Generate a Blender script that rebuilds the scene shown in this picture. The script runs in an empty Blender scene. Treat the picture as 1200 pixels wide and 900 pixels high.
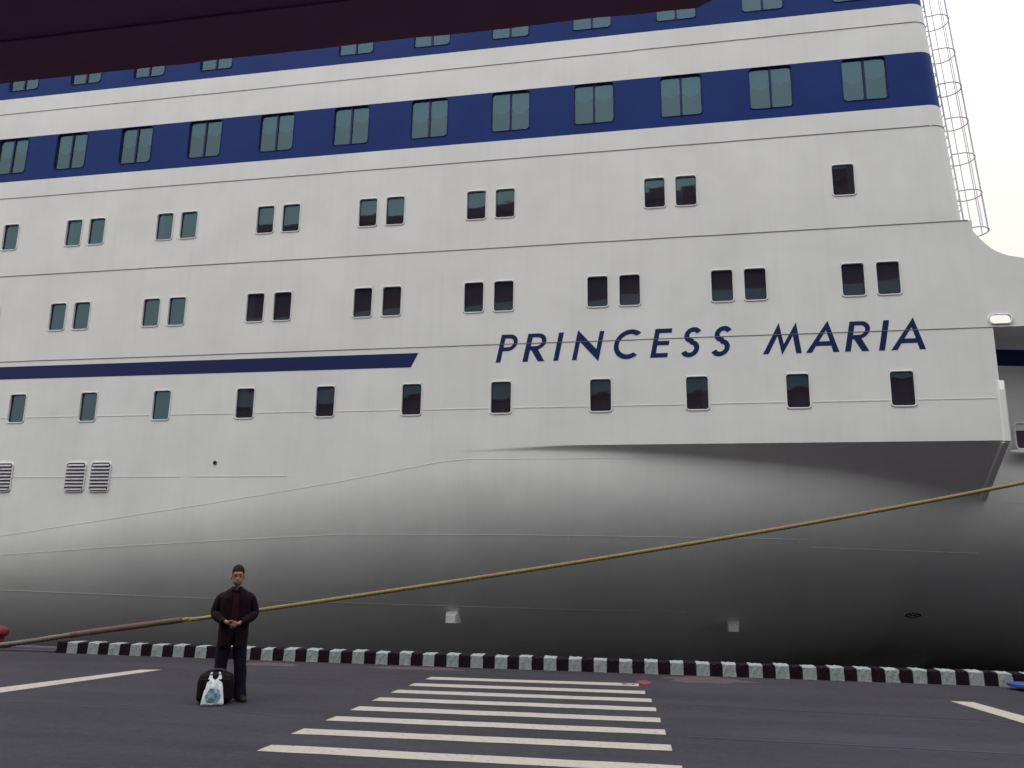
import bpy, bmesh, math, random
from math import sin, cos, pi, radians, sqrt
from mathutils import Vector, Matrix, noise as mnoise
random.seed(7)
C = bpy.context.scene.collection
S = bpy.context.scene

# ------------------------------------------------------------------ camera
CAM_H = 1.9
cd = bpy.data.cameras.new('camera'); cam = bpy.data.objects.new('camera', cd); C.objects.link(cam)
P_, Y_, R_ = radians(12.46), radians(8.3), radians(0.97)
fw = Vector((-sin(Y_)*cos(P_), cos(Y_)*cos(P_), sin(P_)))
rt = Vector((cos(Y_), sin(Y_), 0)); up = rt.cross(fw)
r2 = rt*cos(R_) + up*sin(R_); u2 = -rt*sin(R_) + up*cos(R_)
M = Matrix((r2, u2, -fw)).transposed().to_4x4(); M.translation = (0, 0, CAM_H)
cam.matrix_world = M
cd.sensor_fit = 'HORIZONTAL'; cd.sensor_width = 36; cd.lens = 36*950/1200
cd.clip_start = 0.05; cd.clip_end = 5000
S.camera = cam

# ------------------------------------------------------------------ world, sun, exposure (overcast)
SUN_EL, SUN_AZ = radians(64), radians(225)         # azimuth clockwise from +Y: high behind the viewer, through cloud
w = bpy.data.worlds.new('World'); S.world = w; w.use_nodes = True
nt = w.node_tree; nt.nodes.clear()
sky = nt.nodes.new('ShaderNodeTexSky'); sky.sky_type = 'NISHITA'; sky.sun_disc = False
sky.sun_elevation = SUN_EL; sky.sun_rotation = SUN_AZ; sky.dust_density = 6; sky.air_density = 1
mx = nt.nodes.new('ShaderNodeMix'); mx.data_type = 'RGBA'; mx.inputs[0].default_value = 0.92
tcw = nt.nodes.new('ShaderNodeTexCoord'); sxyz = nt.nodes.new('ShaderNodeSeparateXYZ'); cloud = nt.nodes.new('ShaderNodeMix'); cloud.data_type = 'RGBA'
cloud.inputs[6].default_value = (3.6, 3.5, 3.2, 1); cloud.inputs[7].default_value = (6.3, 6.15, 5.65, 1)     # cloud deck at the horizon / half way up
top = nt.nodes.new('ShaderNodeMix'); top.data_type = 'RGBA'; top.inputs[7].default_value = (13.4, 14.6, 16.4, 1)            # overhead
for node, lo_, hi_ in ((cloud, 0, .45), (top, .45, 1)):
    mr = nt.nodes.new('ShaderNodeMapRange'); mr.inputs[1].default_value = lo_; mr.inputs[2].default_value = hi_
    nt.links.new(sxyz.outputs[2], mr.inputs[0]); nt.links.new(mr.outputs[0], node.inputs[0])
nt.links.new(tcw.outputs['Generated'], sxyz.inputs[0]); nt.links.new(cloud.outputs[2], top.inputs[6]); nt.links.new(top.outputs[2], mx.inputs[7])
bg = nt.nodes.new('ShaderNodeBackground'); bg.inputs[1].default_value = 0.1
out = nt.nodes.new('ShaderNodeOutputWorld')
nt.links.new(sky.outputs[0], mx.inputs[6]); nt.links.new(mx.outputs[2], bg.inputs[0]); nt.links.new(bg.outputs[0], out.inputs[0])
sd = bpy.data.lights.new('sun', 'SUN'); sd.energy = 0.5; sd.angle = radians(35); sd.color = (1, .95, .80)
so = bpy.data.objects.new('sun', sd); C.objects.link(so)
dirn = Vector((sin(SUN_AZ)*cos(SUN_EL), cos(SUN_AZ)*cos(SUN_EL), sin(SUN_EL)))
so.rotation_euler = dirn.to_track_quat('Z', 'Y').to_euler(); so.location = (40, 40, 60)
S.view_settings.view_transform = 'Standard'; S.view_settings.look = 'None'
S.view_settings.exposure = 0.93; S.view_settings.gamma = 1; S.view_settings.use_curve_mapping = False

# ------------------------------------------------------------------ helpers
def mat(name, col, rough=.6, var=.0, vscale=3., bump=0., bscale=20., metal=0., spec=.5, stretch=(1, 1, 1), col2=None,
        thr=None, dirt=None, coords='Object', big=0., bigscale=.5, streak=0.):
    """procedural paint: colour with noise variation, optional worn patches and bump"""
    m = bpy.data.materials.new(name); m.use_nodes = True
    n = m.node_tree.nodes; l = m.node_tree.links; b = n['Principled BSDF']
    b.inputs['Roughness'].default_value = rough; b.inputs['Metallic'].default_value = metal
    b.inputs['Specular IOR Level'].default_value = spec
    tc = n.new('ShaderNodeTexCoord'); mp = n.new('ShaderNodeMapping'); mp.inputs['Scale'].default_value = stretch
    l.new(tc.outputs[coords], mp.inputs[0])
    def nz(scale, det=5, src=mp.outputs[0], rg=.6):
        t = n.new('ShaderNodeTexNoise'); t.inputs['Scale'].default_value = scale; t.inputs['Detail'].default_value = det
        t.inputs['Roughness'].default_value = rg; l.new(src, t.inputs['Vector']); return t
    def mixc(fac, a, c):
        x = n.new('ShaderNodeMix'); x.data_type = 'RGBA'
        l.new(fac, x.inputs[0])
        for sock, v in ((x.inputs[6], a), (x.inputs[7], c)):
            if isinstance(v, tuple): sock.default_value = (*v, 1)
            else: l.new(v, sock)
        return x.outputs[2]
    t = nz(vscale)
    lo = tuple(max(0, c*(1-var)) for c in col); hi = tuple(min(1, c*(1+var)) for c in col)
    cur = mixc(t.outputs[0], lo, hi)
    if big:
        tb = nz(bigscale, 3); rb = n.new('ShaderNodeValToRGB'); rb.color_ramp.elements[0].position = .35; rb.color_ramp.elements[1].position = .65
        l.new(tb.outputs[0], rb.inputs[0])
        x = n.new('ShaderNodeMix'); x.data_type = 'RGBA'; x.blend_type = 'MULTIPLY'; x.inputs[0].default_value = 1
        gy = n.new('ShaderNodeMix'); gy.data_type = 'RGBA'; l.new(rb.outputs[0], gy.inputs[0])
        gy.inputs[6].default_value = (1-big, 1-big, 1-big, 1); gy.inputs[7].default_value = (1, 1, 1, 1)
        l.new(cur, x.inputs[6]); l.new(gy.outputs[2], x.inputs[7]); cur = x.outputs[2]
    if streak:                                 # long soft wear and tyre streaks
        m3 = n.new('ShaderNodeMapping'); m3.inputs['Scale'].default_value = (.16, 1.5, 1); m3.inputs['Rotation'].default_value = (0, 0, .03); l.new(tc.outputs[coords], m3.inputs[0])
        ts = nz(1.0, 7, m3.outputs[0], .65); rs = n.new('ShaderNodeValToRGB'); rs.color_ramp.elements[0].position = .36; rs.color_ramp.elements[1].position = .66
        rs.color_ramp.elements[0].color = (1-streak,)*3+(1,); rs.color_ramp.elements[1].color = (1+streak*.5,)*3+(1,); l.new(ts.outputs[0], rs.inputs[0])
        x = n.new('ShaderNodeMix'); x.data_type = 'RGBA'; x.blend_type = 'MULTIPLY'; x.inputs[0].default_value = 1
        l.new(cur, x.inputs[6]); l.new(rs.outputs[0], x.inputs[7]); cur = x.outputs[2]
    if col2 is not None:
        t2 = nz(vscale*2.3, 8, rg=.7); rp = n.new('ShaderNodeValToRGB')
        rp.color_ramp.elements[0].position = thr; rp.color_ramp.elements[1].position = min(1, thr+.06)
        l.new(t2.outputs[0], rp.inputs[0]); cur = mixc(rp.outputs[0], cur, col2)
    if dirt is not None:                       # rain-run streaks: noise drawn out down the surface
        m2 = n.new('ShaderNodeMapping'); m2.inputs['Scale'].default_value = (3.2, 3.2, .16); l.new(tc.outputs[coords], m2.inputs[0])
        t3 = nz(1.6, 6, m2.outputs[0]); rp = n.new('ShaderNodeValToRGB')
        rp.color_ramp.elements[0].position = .5; rp.color_ramp.elements[1].position = .82
        rp.color_ramp.elements[1].color = (dirt[3],)*3+(1,)
        l.new(t3.outputs[0], rp.inputs[0]); cur = mixc(rp.outputs[0], cur, dirt[:3])
    l.new(cur, b.inputs['Base Color'])
    if bump:
        t4 = nz(bscale, 6); bp = n.new('ShaderNodeBump'); bp.inputs['Strength'].default_value = bump; bp.inputs['Distance'].default_value = .02
        l.new(t4.outputs[0], bp.inputs['Height']); l.new(bp.outputs[0], b.inputs['Normal'])
    return m

class MB:
    def __init__(s): s.v = []; s.f = []; s.m = []
    def quad(s, a, b, c, d, mi=0):
        i = len(s.v); s.v += [a, b, c, d]; s.f.append((i, i+1, i+2, i+3)); s.m.append(mi)
    def poly(s, pts, mi=0):
        i = len(s.v); s.v += list(pts); s.f.append(tuple(range(i, i+len(pts)))); s.m.append(mi)
    def box(s, x0, x1, y0, y1, z0, z1, mi=0):
        i = len(s.v)
        s.v += [(x, y, z) for z in (z0, z1) for x, y in ((x0, y0), (x1, y0), (x1, y1), (x0, y1))]
        for q in ((3, 2, 1, 0), (4, 5, 6, 7), (0, 1, 5, 4), (1, 2, 6, 5), (2, 3, 7, 6), (3, 0, 4, 7)):
            s.f.append(tuple(i+k for k in q)); s.m.append(mi)
    def rings(s, loops, close=True, cap0=False, cap1=False, mi=0):
        i0 = len(s.v); n = len(loops[0])
        for lp in loops: s.v += [tuple(p) for p in lp]
        for k in range(len(loops)-1):
            for j in range(n if close else n-1):
                a = i0+k*n+j; b = i0+k*n+(j+1) % n
                s.f.append((a, b, b+n, a+n)); s.m.append(mi)
        if cap0: s.f.append(tuple(i0+j for j in reversed(range(n)))); s.m.append(mi)
        if cap1: s.f.append(tuple(i0+(len(loops)-1)*n+j for j in range(n))); s.m.append(mi)
    def tube(s, pts, r, n=8, caps=True, mi=0):
        pts = [Vector(p) for p in pts]; loops = []
        rr = r if isinstance(r, (list, tuple)) else [r]*len(pts)
        prev = None
        for k, p in enumerate(pts):
            t = (pts[min(k+1, len(pts)-1)] - pts[max(k-1, 0)]).normalized()
            if prev is None:
                a = Vector((0, 0, 1)) if abs(t.z) < .9 else Vector((1, 0, 0))
                e1 = t.cross(a).normalized()
            else: e1 = (prev - t*prev.dot(t)).normalized()
            prev = e1; e2 = t.cross(e1)
            loops.append([p + (e1*cos(2*pi*j/n) + e2*sin(2*pi*j/n))*rr[k] for j in range(n)])
        s.rings(loops, True, caps, caps, mi)
    def mesh(s, name, mats, smooth=False):
        me = bpy.data.meshes.new(name); me.from_pydata([tuple(p) for p in s.v], [], s.f); me.update()
        for m in (mats if isinstance(mats, (list, tuple)) else [mats]): me.materials.append(m)
        for p, mi in zip(me.polygons, s.m): p.material_index = mi; p.use_smooth = smooth
        return me
    def build(s, name, mats, parent=None, smooth=False, merge=False, loc=None):
        me = s.mesh(name, mats, smooth)
        if merge:
            bm = bmesh.new(); bm.from_mesh(me); bmesh.ops.remove_doubles(bm, verts=bm.verts, dist=1e-5)
            bmesh.ops.recalc_face_normals(bm, faces=bm.faces); bm.to_mesh(me); bm.free()
        return link(name, me, parent, loc)

def link(name, me, parent=None, loc=None):
    o = bpy.data.objects.new(name, me); C.objects.link(o)
    if parent is not None: o.parent = parent
    if loc is not None: o.location = loc
    return o
def tag(o, label=None, cat=None, group=None, kind=None):
    for k, v in (('label', label), ('category', cat), ('group', group), ('kind', kind)):
        if v: o[k] = v
    return o
def empty(name, loc, rz=0):
    o = bpy.data.objects.new(name, None); C.objects.link(o); o.location = loc; o.rotation_euler = (0, 0, rz); o.empty_display_size = .2
    return o
def smooth_angle(o, deg=35):
    me = o.data
    for p in me.polygons: p.use_smooth = True
    try: me.set_sharp_from_angle(angle=radians(deg))
    except Exception: pass
def rrect(hw, hh, r, n=4):
    pts = []
    for cx, cz, a0 in ((hw-r, hh-r, 0), (-hw+r, hh-r, 90), (-hw+r, -hh+r, 180), (hw-r, -hh+r, 270)):
        for k in range(n+1):
            a = radians(a0+90*k/n); pts.append((cx+r*cos(a), cz+r*sin(a)))
    return pts
def lerp_tab(tab, x):
    if x <= tab[0][0]: return tab[0][1]
    for (a, b), (c, d) in zip(tab, tab[1:]):
        if x <= c:
            t = (x-a)/(c-a); return b+(d-b)*t
    return tab[-1][1]
def smooth_tab(tab, x, h=.8):
    return sum(lerp_tab(tab, x+h*k/3) for k in range(-3, 4))/7

# ------------------------------------------------------------------ materials
WHITE = mat('white_hull_paint', (.745, .74, .722), .5, .03, .9, .20, 1.0, dirt=(.42, .38, .34, .12), big=.08, bigscale=.45, spec=.35)
WELDW = mat('white_weld_paint', (.745, .74, .722), .5, .03, 3)
BLUE = mat('blue_band_paint', (.009, .033, .168), .5, .10, 1.2, .05, 1.5, big=.14, bigscale=.6, spec=.10)
NAVY = mat('navy_lettering_paint', (.009, .016, .085), .5, .08, 3, spec=.2)
SEAMD = mat('seam_shade_and_dirt', (.17, .155, .16), .7, .3, 4)  # dark colour stands in for shade and dirt along the plating ledges
RUBBER = mat('black_rubber_gasket', (.022, .014, .02), .6, .2, 9)
DARKIN = mat('dark_interior_shade', (.06, .03, .05), .8, .2, 4)  # dark colour stands in for unlit interiors behind windows, port and drain
CURTAIN = mat('pale_teal_curtain', (.24, .50, .60), .85, .12, 7)
PALECUR = mat('pale_green_curtain', (.62, .74, .66), .85, .12, 7)
STEELW = mat('white_ladder_paint', (.70, .62, .70), .5, .08, 8)
ASPH = mat('worn_asphalt', (.0375, .0335, .0415), .9, .45, 14, .5, 70, streak=.20, stretch=(.45, 1, 1), big=.30, bigscale=.55, col2=(.052, .047, .055), thr=.57, spec=.25)
TAR = mat('tar_joint', (.028, .023, .028), .7, .3, 6)
ROADP = mat('road_marking_paint', (.345, .305, .258), .8, .16, 7, .3, 50, col2=(.12, .105, .105), thr=.585)
REDP = mat('red_spray_paint', (.20, .016, .028), .8, .35, 9, col2=(.06, .035, .045), thr=.53)
RUSTS = mat('rust_stain', (.060, .032, .036), .85, .3, 6, col2=(.058, .052, .060), thr=.5)
KWHITE = mat('worn_white_kerb_paint', (.28, .295, .29), .85, .25, 3.2, .7, 18, col2=(.07, .06, .07), thr=.60, stretch=(1, 1, 2.6), spec=.2)
KBLACK = mat('black_kerb_paint', (.0105, .005, .0095), .85, .3, 5, .6, 22, col2=(.05, .04, .047), thr=.68, spec=.12)
CONC = mat('quay_concrete', (.07, .058, .07), .85, .2, 3, .4, 30, spec=.2)
WATER = mat('harbour_water', (.014, .012, .017), .08, .2, 1, .5, 2.2)
CANOPY = mat('dark_canopy_cladding', (.31, .125, .25), .75, .15, 2, spec=.2)
CANFAS = mat('canopy_fascia_metal', (.33, .15, .265), .6, .2, 3, spec=.2)
FACADE = mat('terminal_concrete', (.085, .07, .085), .85, .15, .5)
PALEC = mat('pale_storey_panels', (.46, .46, .47), .8, .2, .6)
FGLASS = mat('terminal_dark_glass', (.02, .02, .022), .15, .2, .5)
VENTB = mat('grey_vent_duct', (.33, .29, .32), .8, .1, 4)
SLATM = mat('grey_vent_slat', (.42, .41, .43), .6, .1, 4)
YROPE = mat('yellow_rope_fibre', (.235, .160, .062), .85, .3, 6, .5, 60)
RROPE = mat('rusty_chafe_sleeve', (.115, .062, .046), .85, .35, 7, .6, 40, col2=(.28, .17, .09), thr=.62)
GROPE = mat('dirty_rope_fibre', (.16, .125, .105), .9, .4, 8, .5, 60, col2=(.05, .03, .035), thr=.6)
REDST = mat('red_bollard_paint', (.17, .025, .04), .5, .2, 4, .3, 20, spec=.15)
BLUEST = mat('blue_steel_paint', (.03, .055, .22), .5, .15, 5)
JACKET = mat('dark_maroon_jacket_cloth', (.0095, .0036, .0066), .9, .3, 14, .5, 40, spec=.15)
SHIRT = mat('maroon_shirt_cloth', (.026, .0045, .0095), .85, .2, 14, .4, 60, spec=.15)
JEANS = mat('dark_jeans_denim', (.0095, .0072, .0155), .9, .3, 12, .5, 60, spec=.15)
SHOEM = mat('black_shoe_leather', (.012, .008, .010), .45, .2, 10, spec=.15)
SOLE = mat('dark_shoe_sole', (.03, .026, .026), .8, .2, 10)
SKIN = mat('skin', (.33, .18, .145), .55, .10, 20, spec=.15)
LIPS = mat('lips', (.20, .085, .08), .5, .1, 20)
HAIR = mat('dark_brown_hair', (.006, .0035, .004), .6, .35, 40, .8, 60, spec=.15)
STUBBLE = mat('short_beard', (.13, .075, .062), .7, .25, 60)
EYEM = mat('dark_eye', (.03, .02, .02), .3, .1, 5)
SPECT = mat('dark_spectacle_frame', (.02, .014, .014), .35, .1, 5)
BAGM = mat('black_bag_nylon', (.0068, .0036, .0068), .75, .3, 12, .5, 50, spec=.15)
BAGTR = mat('black_bag_webbing', (.022, .015, .02), .8, .2, 30)
PLASTIC = mat('white_carrier_plastic', (.58, .60, .60), .35, .08, 9, .7, 14)
PRINT = mat('blue_bag_print', (.10, .20, .27), .4, .35, 14, .5, 14, col2=(.45, .50, .52), thr=.56)

def glass_mat(name, tint, ior, wob=.02):
    m = bpy.data.materials.new(name); m.use_nodes = True; n = m.node_tree.nodes; l = m.node_tree.links; n.clear()
    o = n.new('ShaderNodeOutputMaterial'); mixs = n.new('ShaderNodeMixShader'); tr = n.new('ShaderNodeBsdfTransparent'); gl = n.new('ShaderNodeBsdfGlossy')
    tr.inputs[0].default_value = (*tint, 1); gl.inputs['Roughness'].default_value = .02; gl.inputs[0].default_value = (.48, .86, 1, 1)
    fr = n.new('ShaderNodeFresnel'); fr.inputs[0].default_value = ior
    tc = n.new('ShaderNodeTexCoord'); t = n.new('ShaderNodeTexNoise'); t.inputs['Scale'].default_value = 1.3; t.inputs['Detail'].default_value = 2
    bp = n.new('ShaderNodeBump'); bp.inputs['Strength'].default_value = wob; bp.inputs['Distance'].default_value = .1
    l.new(tc.outputs['Object'], t.inputs['Vector']); l.new(t.outputs[0], bp.inputs['Height']); l.new(bp.outputs[0], gl.inputs['Normal'])
    df = n.new('ShaderNodeBsdfDiffuse'); df.inputs[0].default_value = (.30, .20, .27, 1); dm = n.new('ShaderNodeMixShader'); dm.inputs[0].default_value = .09
    l.new(tr.outputs[0], dm.inputs[1]); l.new(df.outputs[0], dm.inputs[2])
    l.new(fr.outputs[0], mixs.inputs[0]); l.new(dm.outputs[0], mixs.inputs[1]); l.new(gl.outputs[0], mixs.inputs[2]); l.new(mixs.outputs[0], o.inputs[0])
    return m
GLASS = glass_mat('tinted_window_glass', (.55, .66, .70), 1.95)
GLASSD = glass_mat('dim_window_glass', (.66, .84, .92), 1.9)

# ================================================================== THE SETTING
g = MB(); QY = 16.3
g.quad((-900, -900, 0), (900, -900, 0), (900, QY, 0), (-900, QY, 0))
road = g.build('quay_road', ASPH); tag(road, kind='structure')
g = MB(); g.box(-900, 900, QY+.002, QY+.5, -4, -.02)
qw = g.build('quay_wall', CONC); tag(qw, kind='structure')
g = MB(); g.quad((-2500, -2500, -1.6), (2500, -2500, -1.6), (2500, 2500, -1.6), (-2500, 2500, -1.6))
wa = g.build('water', WATER); tag(wa, kind='structure')

def sheet(name, pts, m, z=.004, parent=road, seg=0):
    g = MB(); g.poly([(x, y, z) for x, y in pts]); return g.build(name, m, parent)
zebra = [(-3.35, .11, 14.10, 14.22), (-3.43, .20, 13.33, 13.43), (-3.50, .28, 12.60, 12.70), (-3.55, .32, 11.86, 11.96),
         (-3.60, .35, 11.09, 11.19), (-3.65, .38, 10.35, 10.43), (-3.74, .41, 9.53, 9.60), (-3.74, .47, 8.66, 8.66)]
for k, (xa, xb, ya, yb) in enumerate(zebra):          # each painted bar with a slightly uneven edge
    wd = .30; top = []; bot = []
    for j in range(13):
        t = j/12; x = xa+(xb-xa)*t; y = ya+(yb-ya)*t
        jj = random.uniform(-.010, .010); j2 = random.uniform(-.010, .010)
        top.append((x, y+jj)); bot.append((x+(-.03 if j == 0 else 0), y-wd+j2))
    g = MB()
    for j in range(12):
        g.quad((*bot[j], .004), (*bot[j+1], .004), (*top[j+1], .004), (*top[j], .004))
    g.build('zebra_stripe', ROADP, road)
def ext(p, q, y): t = (y-p[1])/(q[1]-p[1]); return (p[0]+(q[0]-p[0])*t, y)
a, b = (-8.37, 13.65), (-9.13, 11.34); c, d = (-8.03, 13.75), (-8.79, 10.94)
sheet('lane_line', [ext(c, d, 6), c, a, ext(a, b, 6)], ROADP)
a, b = (4.69, 13.59), (4.97, 11.91); c, d = (5.0, 13.59), (5.26, 12.3)
sheet('lane_line', [ext(a, b, 6), ext(c, d, 6), c, a], ROADP)
# tar joints and cracks
def strip(name, pts, wd, m, z=.003, jit=.012):
    g = MB(); L = []
    for (x0, y0), (x1, y1) in zip(pts, pts[1:]):
        n = max(2, int(abs(x1-x0)/.35))
        for k in range(n): L.append((x0+(x1-x0)*k/n, y0+(y1-y0)*k/n+random.uniform(-jit, jit)))
    L.append(pts[-1]); prev = None
    for x, y in L:
        h = wd*random.uniform(.35, .65); cur = ((x, y-h, z), (x, y+h, z))
        if prev: g.quad(prev[0], cur[0], cur[1], prev[1])
        prev = cur
    return g.build(name, m, road)
strip('tar_joint', [(-14, 10.2), (-8.3, 10.33), (-5.8, 10.5), (-3.9, 10.12)], .035, TAR)
strip('tar_joint', [(.62, 10.10), (2.4, 10.05), (5, 9.92), (14, 9.6)], .05, TAR)
strip('tar_joint', [(.5, 12.3), (4, 12.05), (12, 11.9)], .022, TAR)
def blob(name, cx, cy, rx, ry, m, z=.0075, n=26, amp=.3):
    g = MB(); pts = []
    for k in range(n):
        a = 2*pi*k/n; r = 1+amp*mnoise.noise(Vector((cos(a)*1.7+cx, sin(a)*1.7+cy, 0)))+random.uniform(-.06, .06)
        pts.append((cx+rx*r*cos(a), cy+ry*r*sin(a), z))
    g.poly(pts); return g.build(name, m, road)
blob('red_paint_patch', .20, 14.36, .12, .26, REDP)
blob('red_paint_patch', -.12, 14.09, .05, .07, REDP); blob('red_paint_patch', .02, 14.09, .035, .05, REDP); blob('red_paint_patch', -.05, 14.05, .03, .025, REDP)
blob('rust_stain', 1.25, 14.95, .75, .38, RUSTS, .003, amp=.5); blob('rust_stain', -3.9, 15.1, .9, .2, RUSTS, .003, amp=.5)
blob('rust_stain', -6.6, 14.95, .6, .22, RUSTS, .003, amp=.5)
# low worn lip along the open quay edge left of the kerb
g = MB(); g.box(-40, -11.42, 15.52, 15.62, .001, .035); lp = g.build('edge_lip', CONC, road)

# ------------------------------------------------------------------ striped kerb
kerb = empty('striped_kerb', (-2.5, 15.68, 0)); tag(kerb, 'low quay edge kerb painted in worn black and white blocks', 'kerb')
def kerb_mesh(L, m, seed):
    g = MB(); rnd = random.Random(seed); loops = []
    n = 7
    for k in range(n):
        x = -L/2+L*k/(n-1)
        prof = [(-.165, 0), (-.157, .12), (-.151, .200), (-.145, .214), (-.125, .220), (.16, .220), (.17, 0)]
        loops.append([(x, y+rnd.uniform(-.006, .006), z if z == 0 else z+rnd.uniform(-.008, .008)) for y, z in prof])
    g.rings(loops, False); n0 = len(loops[0])
    g.poly([loops[0][j] for j in reversed(range(n0))]); g.poly(loops[-1])
    return g.mesh('kerb_block', m, False)
wm = [kerb_mesh(.232, KWHITE, k) for k in range(6)]; bmk = [kerb_mesh(.214, KBLACK, 20+k) for k in range(6)]
x = -11.38; k = 0; per = .4555
bx = x
while bx < 9.5:
    for kind in (0, 1):
        L = .214 if kind == 0 else .232
        o = link('kerb_block', random.choice(bmk if kind == 0 else wm), kerb)
        cx = bx+(.107 if kind == 0 else .2275+.116)
        o.location = (cx+2.5+random.uniform(-.004, .004), random.uniform(-.006, .006), -.004)
        o.rotation_euler = (0, 0, random.uniform(-.015, .015)); o.scale = (1, 1, random.uniform(.96, 1.03))
    bx += per

# ================================================================== THE SHIP
D = 20.4; SY = radians(-2.9)
ship = empty('cruise_ferry', (-sin(SY)*D, cos(SY)*D, 0), SY)
tag(ship, 'huge white cruise ferry with blue window bands and PRINCESS MARIA on its bow', 'ship')
WK, WT = 4.86, 19.6
U0 = -48.0
SE = .0
def ufront(wz): return 7.31 - .0625*(wz-10.33)
def plating(name, w0, w1, mtl, wins=(), u_end=None, curve=True):
    """flat strip of the ship's side between two heights, with real openings cut for the windows"""
    g = MB()
    hw = [(u-hwd-.02, u+hwd+.02, wc-hh-.02, wc+hh+.02) for (u, wc, hwd, hh) in wins]
    hw.sort()
    cuts = [U0]
    ue0 = u_end if u_end is not None else None
    def endu(wz): return (ue0 if ue0 is not None else ufront(wz)-.42)
    last = U0
    for a, b, lo, hi in hw:
        if a > last: g.quad((last, 0, w0), (a, 0, w0), (a, 0, w1), (last, 0, w1))
        g.quad((a, 0, w0), (b, 0, w0), (b, 0, lo), (a, 0, lo)); g.quad((a, 0, hi), (b, 0, hi), (b, 0, w1), (a, 0, w1))
        last = b
    g.quad((last, 0, w0), (endu(w0), 0, w0), (endu(w1), 0, w1), (last, 0, w1))
    if curve:
        n = 7; R = .42; pl = None
        for k in range(n+1):
            a = (pi/2)*k/n
            p = [(endu(z)+R*sin(a), R*(1-cos(a)), z) for z in (w0, w1)]
            if pl: g.quad(pl[0], p[0], p[1], pl[1])
            pl = p
        g.quad(pl[0], (endu(w0)+R, 18, w0), (endu(w1)+R, 18, w1), pl[1])
    o = g.build(name, mtl, ship, merge=True); smooth_angle(o, 30)
    return o

# window rows: centre u, centre w (half width, half height)
HW, HH = .265, .415
R1 = [-26.2, -23.8, -21.4, -19.0, -16.61, -14.24, -11.64, -9.25, -6.78, -4.33, -1.72, .70, 3.11, 5.50]
R2 = [-24.4, -23.55, -21.25, -20.4, -18.07, -17.25, -14.92, -14.08, -11.59, -10.75, -8.33, -7.48, -5.14, -4.31, -1.78, -.94, 1.41, 2.23, 4.58, 5.40]
R3 = [-24.1, -23.3, -21.0, -20.18, -17.92, -17.12, -14.80, -14.0, -11.51, -10.70, -8.33, -7.51, -5.14, -4.32, -.24, .58, 4.53]
R4 = [-27.75, -25.37, -22.99, -20.61, -18.45, -16.14, -13.78, -11.40, -9.02, -6.62, -4.22, -1.85, .53, 2.88, 5.24]
R5 = [-25.36, -22.98, -20.60, -18.28, -16.0, -13.66, -9.02, -6.64, -4.27, -1.90, .46, 2.79, 5.15]
W1, W2, W3, W4, W5 = 6.14, 8.935, 11.635, 14.455, 17.43
BW, BH = .52, .59

plating('side_plating', WK, 7.585, WHITE, [(u, W1, HW, HH) for u in R1], u_end=7.53, curve=False)
plating('side_plating', 7.585, 10.33, WHITE, [(u, W2, HW, HH) for u in R2], u_end=7.42, curve=False)
plating('side_plating', 10.33, 12.965, WHITE, [(u, W3, HW, HH) for u in R3])
plating('side_plating', 12.965, 13.545, WHITE)
plating('blue_band', 13.545, 15.09, BLUE, [(u, W4, BW, BH) for u in R4])
plating('side_plating', 15.09, 15.98, WHITE)
plating('side_plating', 15.98, 16.53, WHITE)
plating('blue_band', 16.53, 18.4, BLUE, [(u, W5, BW, BH) for u in R5])
plating('side_plating', 18.4, WT, WHITE)
g = MB(); g.quad((U0, 0, WT), (6.4, 0, WT), (6.4, 18, WT), (U0, 18, WT)); g.build('top_deck', WHITE, ship)
g = MB(); g.quad((U0, .55, 5.2), (6.6, .55, 5.2), (6.6, .55, WT-.1), (U0, .55, WT-.1)); g.build('dark_interior_sheet', DARKIN, ship)  # added dark sheet in place of the unlit cabins behind the panes
g = MB(); g.quad((U0, 18.1, -3), (7, 18.1, -3), (7, 18.1, WT), (U0, 18.1, WT)); g.build('far_side', WHITE, ship)

# deck seams: proud bead, its dark colour painting in the ledge's shade and dirt
def seam(w0, ua, ub, m=SEAMD, h=.009, d=.009, name='deck_seam', gaps=False):
    g = MB(); x = ua
    while x < ub:
        L = random.uniform(2.0, 3.6) if gaps else 40; e = min(ub, x+L)
        hh = h*random.uniform(.8, 1.15)
        n = max(1, int((e-x)/1.2))
        for k in range(n):
            a = x+(e-x)*k/n; b = x+(e-x)*(k+1)/n; z = w0+random.uniform(-.003, .003)
            g.box(a, b, -d, .001, z-hh, z+hh)
        x = e+(random.uniform(.15, .6) if gaps else 0)
    return g.build(name, m, ship)
seam(15.98, U0, 6.53); seam(12.965, U0, 6.70, h=.010); seam(10.33, U0, 7.33, h=.010); seam(7.585, U0, 7.75, h=.009)
edges = [-27]+[e for u in R1 for e in (u-HW-.06, u+HW+.06)]+[7.5]
for a_, b_ in zip(edges[0::2], edges[1::2]): seam(5.86, a_, b_, WELDW, .009, .008, 'weld_seam', True)
seam(4.1, -22, -10.2, WELDW, .009, .008, 'weld_seam', True)
for wz, r_ in ((15.98, .42), (12.965, .42)):          # seam carried round the corner
    g = MB(); pts = [(ufront(wz)-.42+(.42+.004)*sin(pi/2*k/8), .42-(.42+.004)*cos(pi/2*k/8), wz) for k in range(9)]
    g.tube(pts, .008, 6); g.build('deck_seam', SEAMD, ship)

for ub, za, zb in ((-20.6, 7.6, 10.3), (-16.45, 10.35, 12.95), (-8.0, 4.9, 7.02), (-6.05, 7.6, 10.3), (-2.9, 10.35, 12.95), (2.05, 10.35, 12.95), (2.0, 4.9, 7.05), (-13.1, 13.0, 13.5), (-9.9, 10.35, 12.95), (6.6, 7.6, 10.3)):
    g = MB(); g.box(ub-.007, ub+.007, -.004, .001, za, zb); g.build('weld_seam', WELDW, ship)
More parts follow.
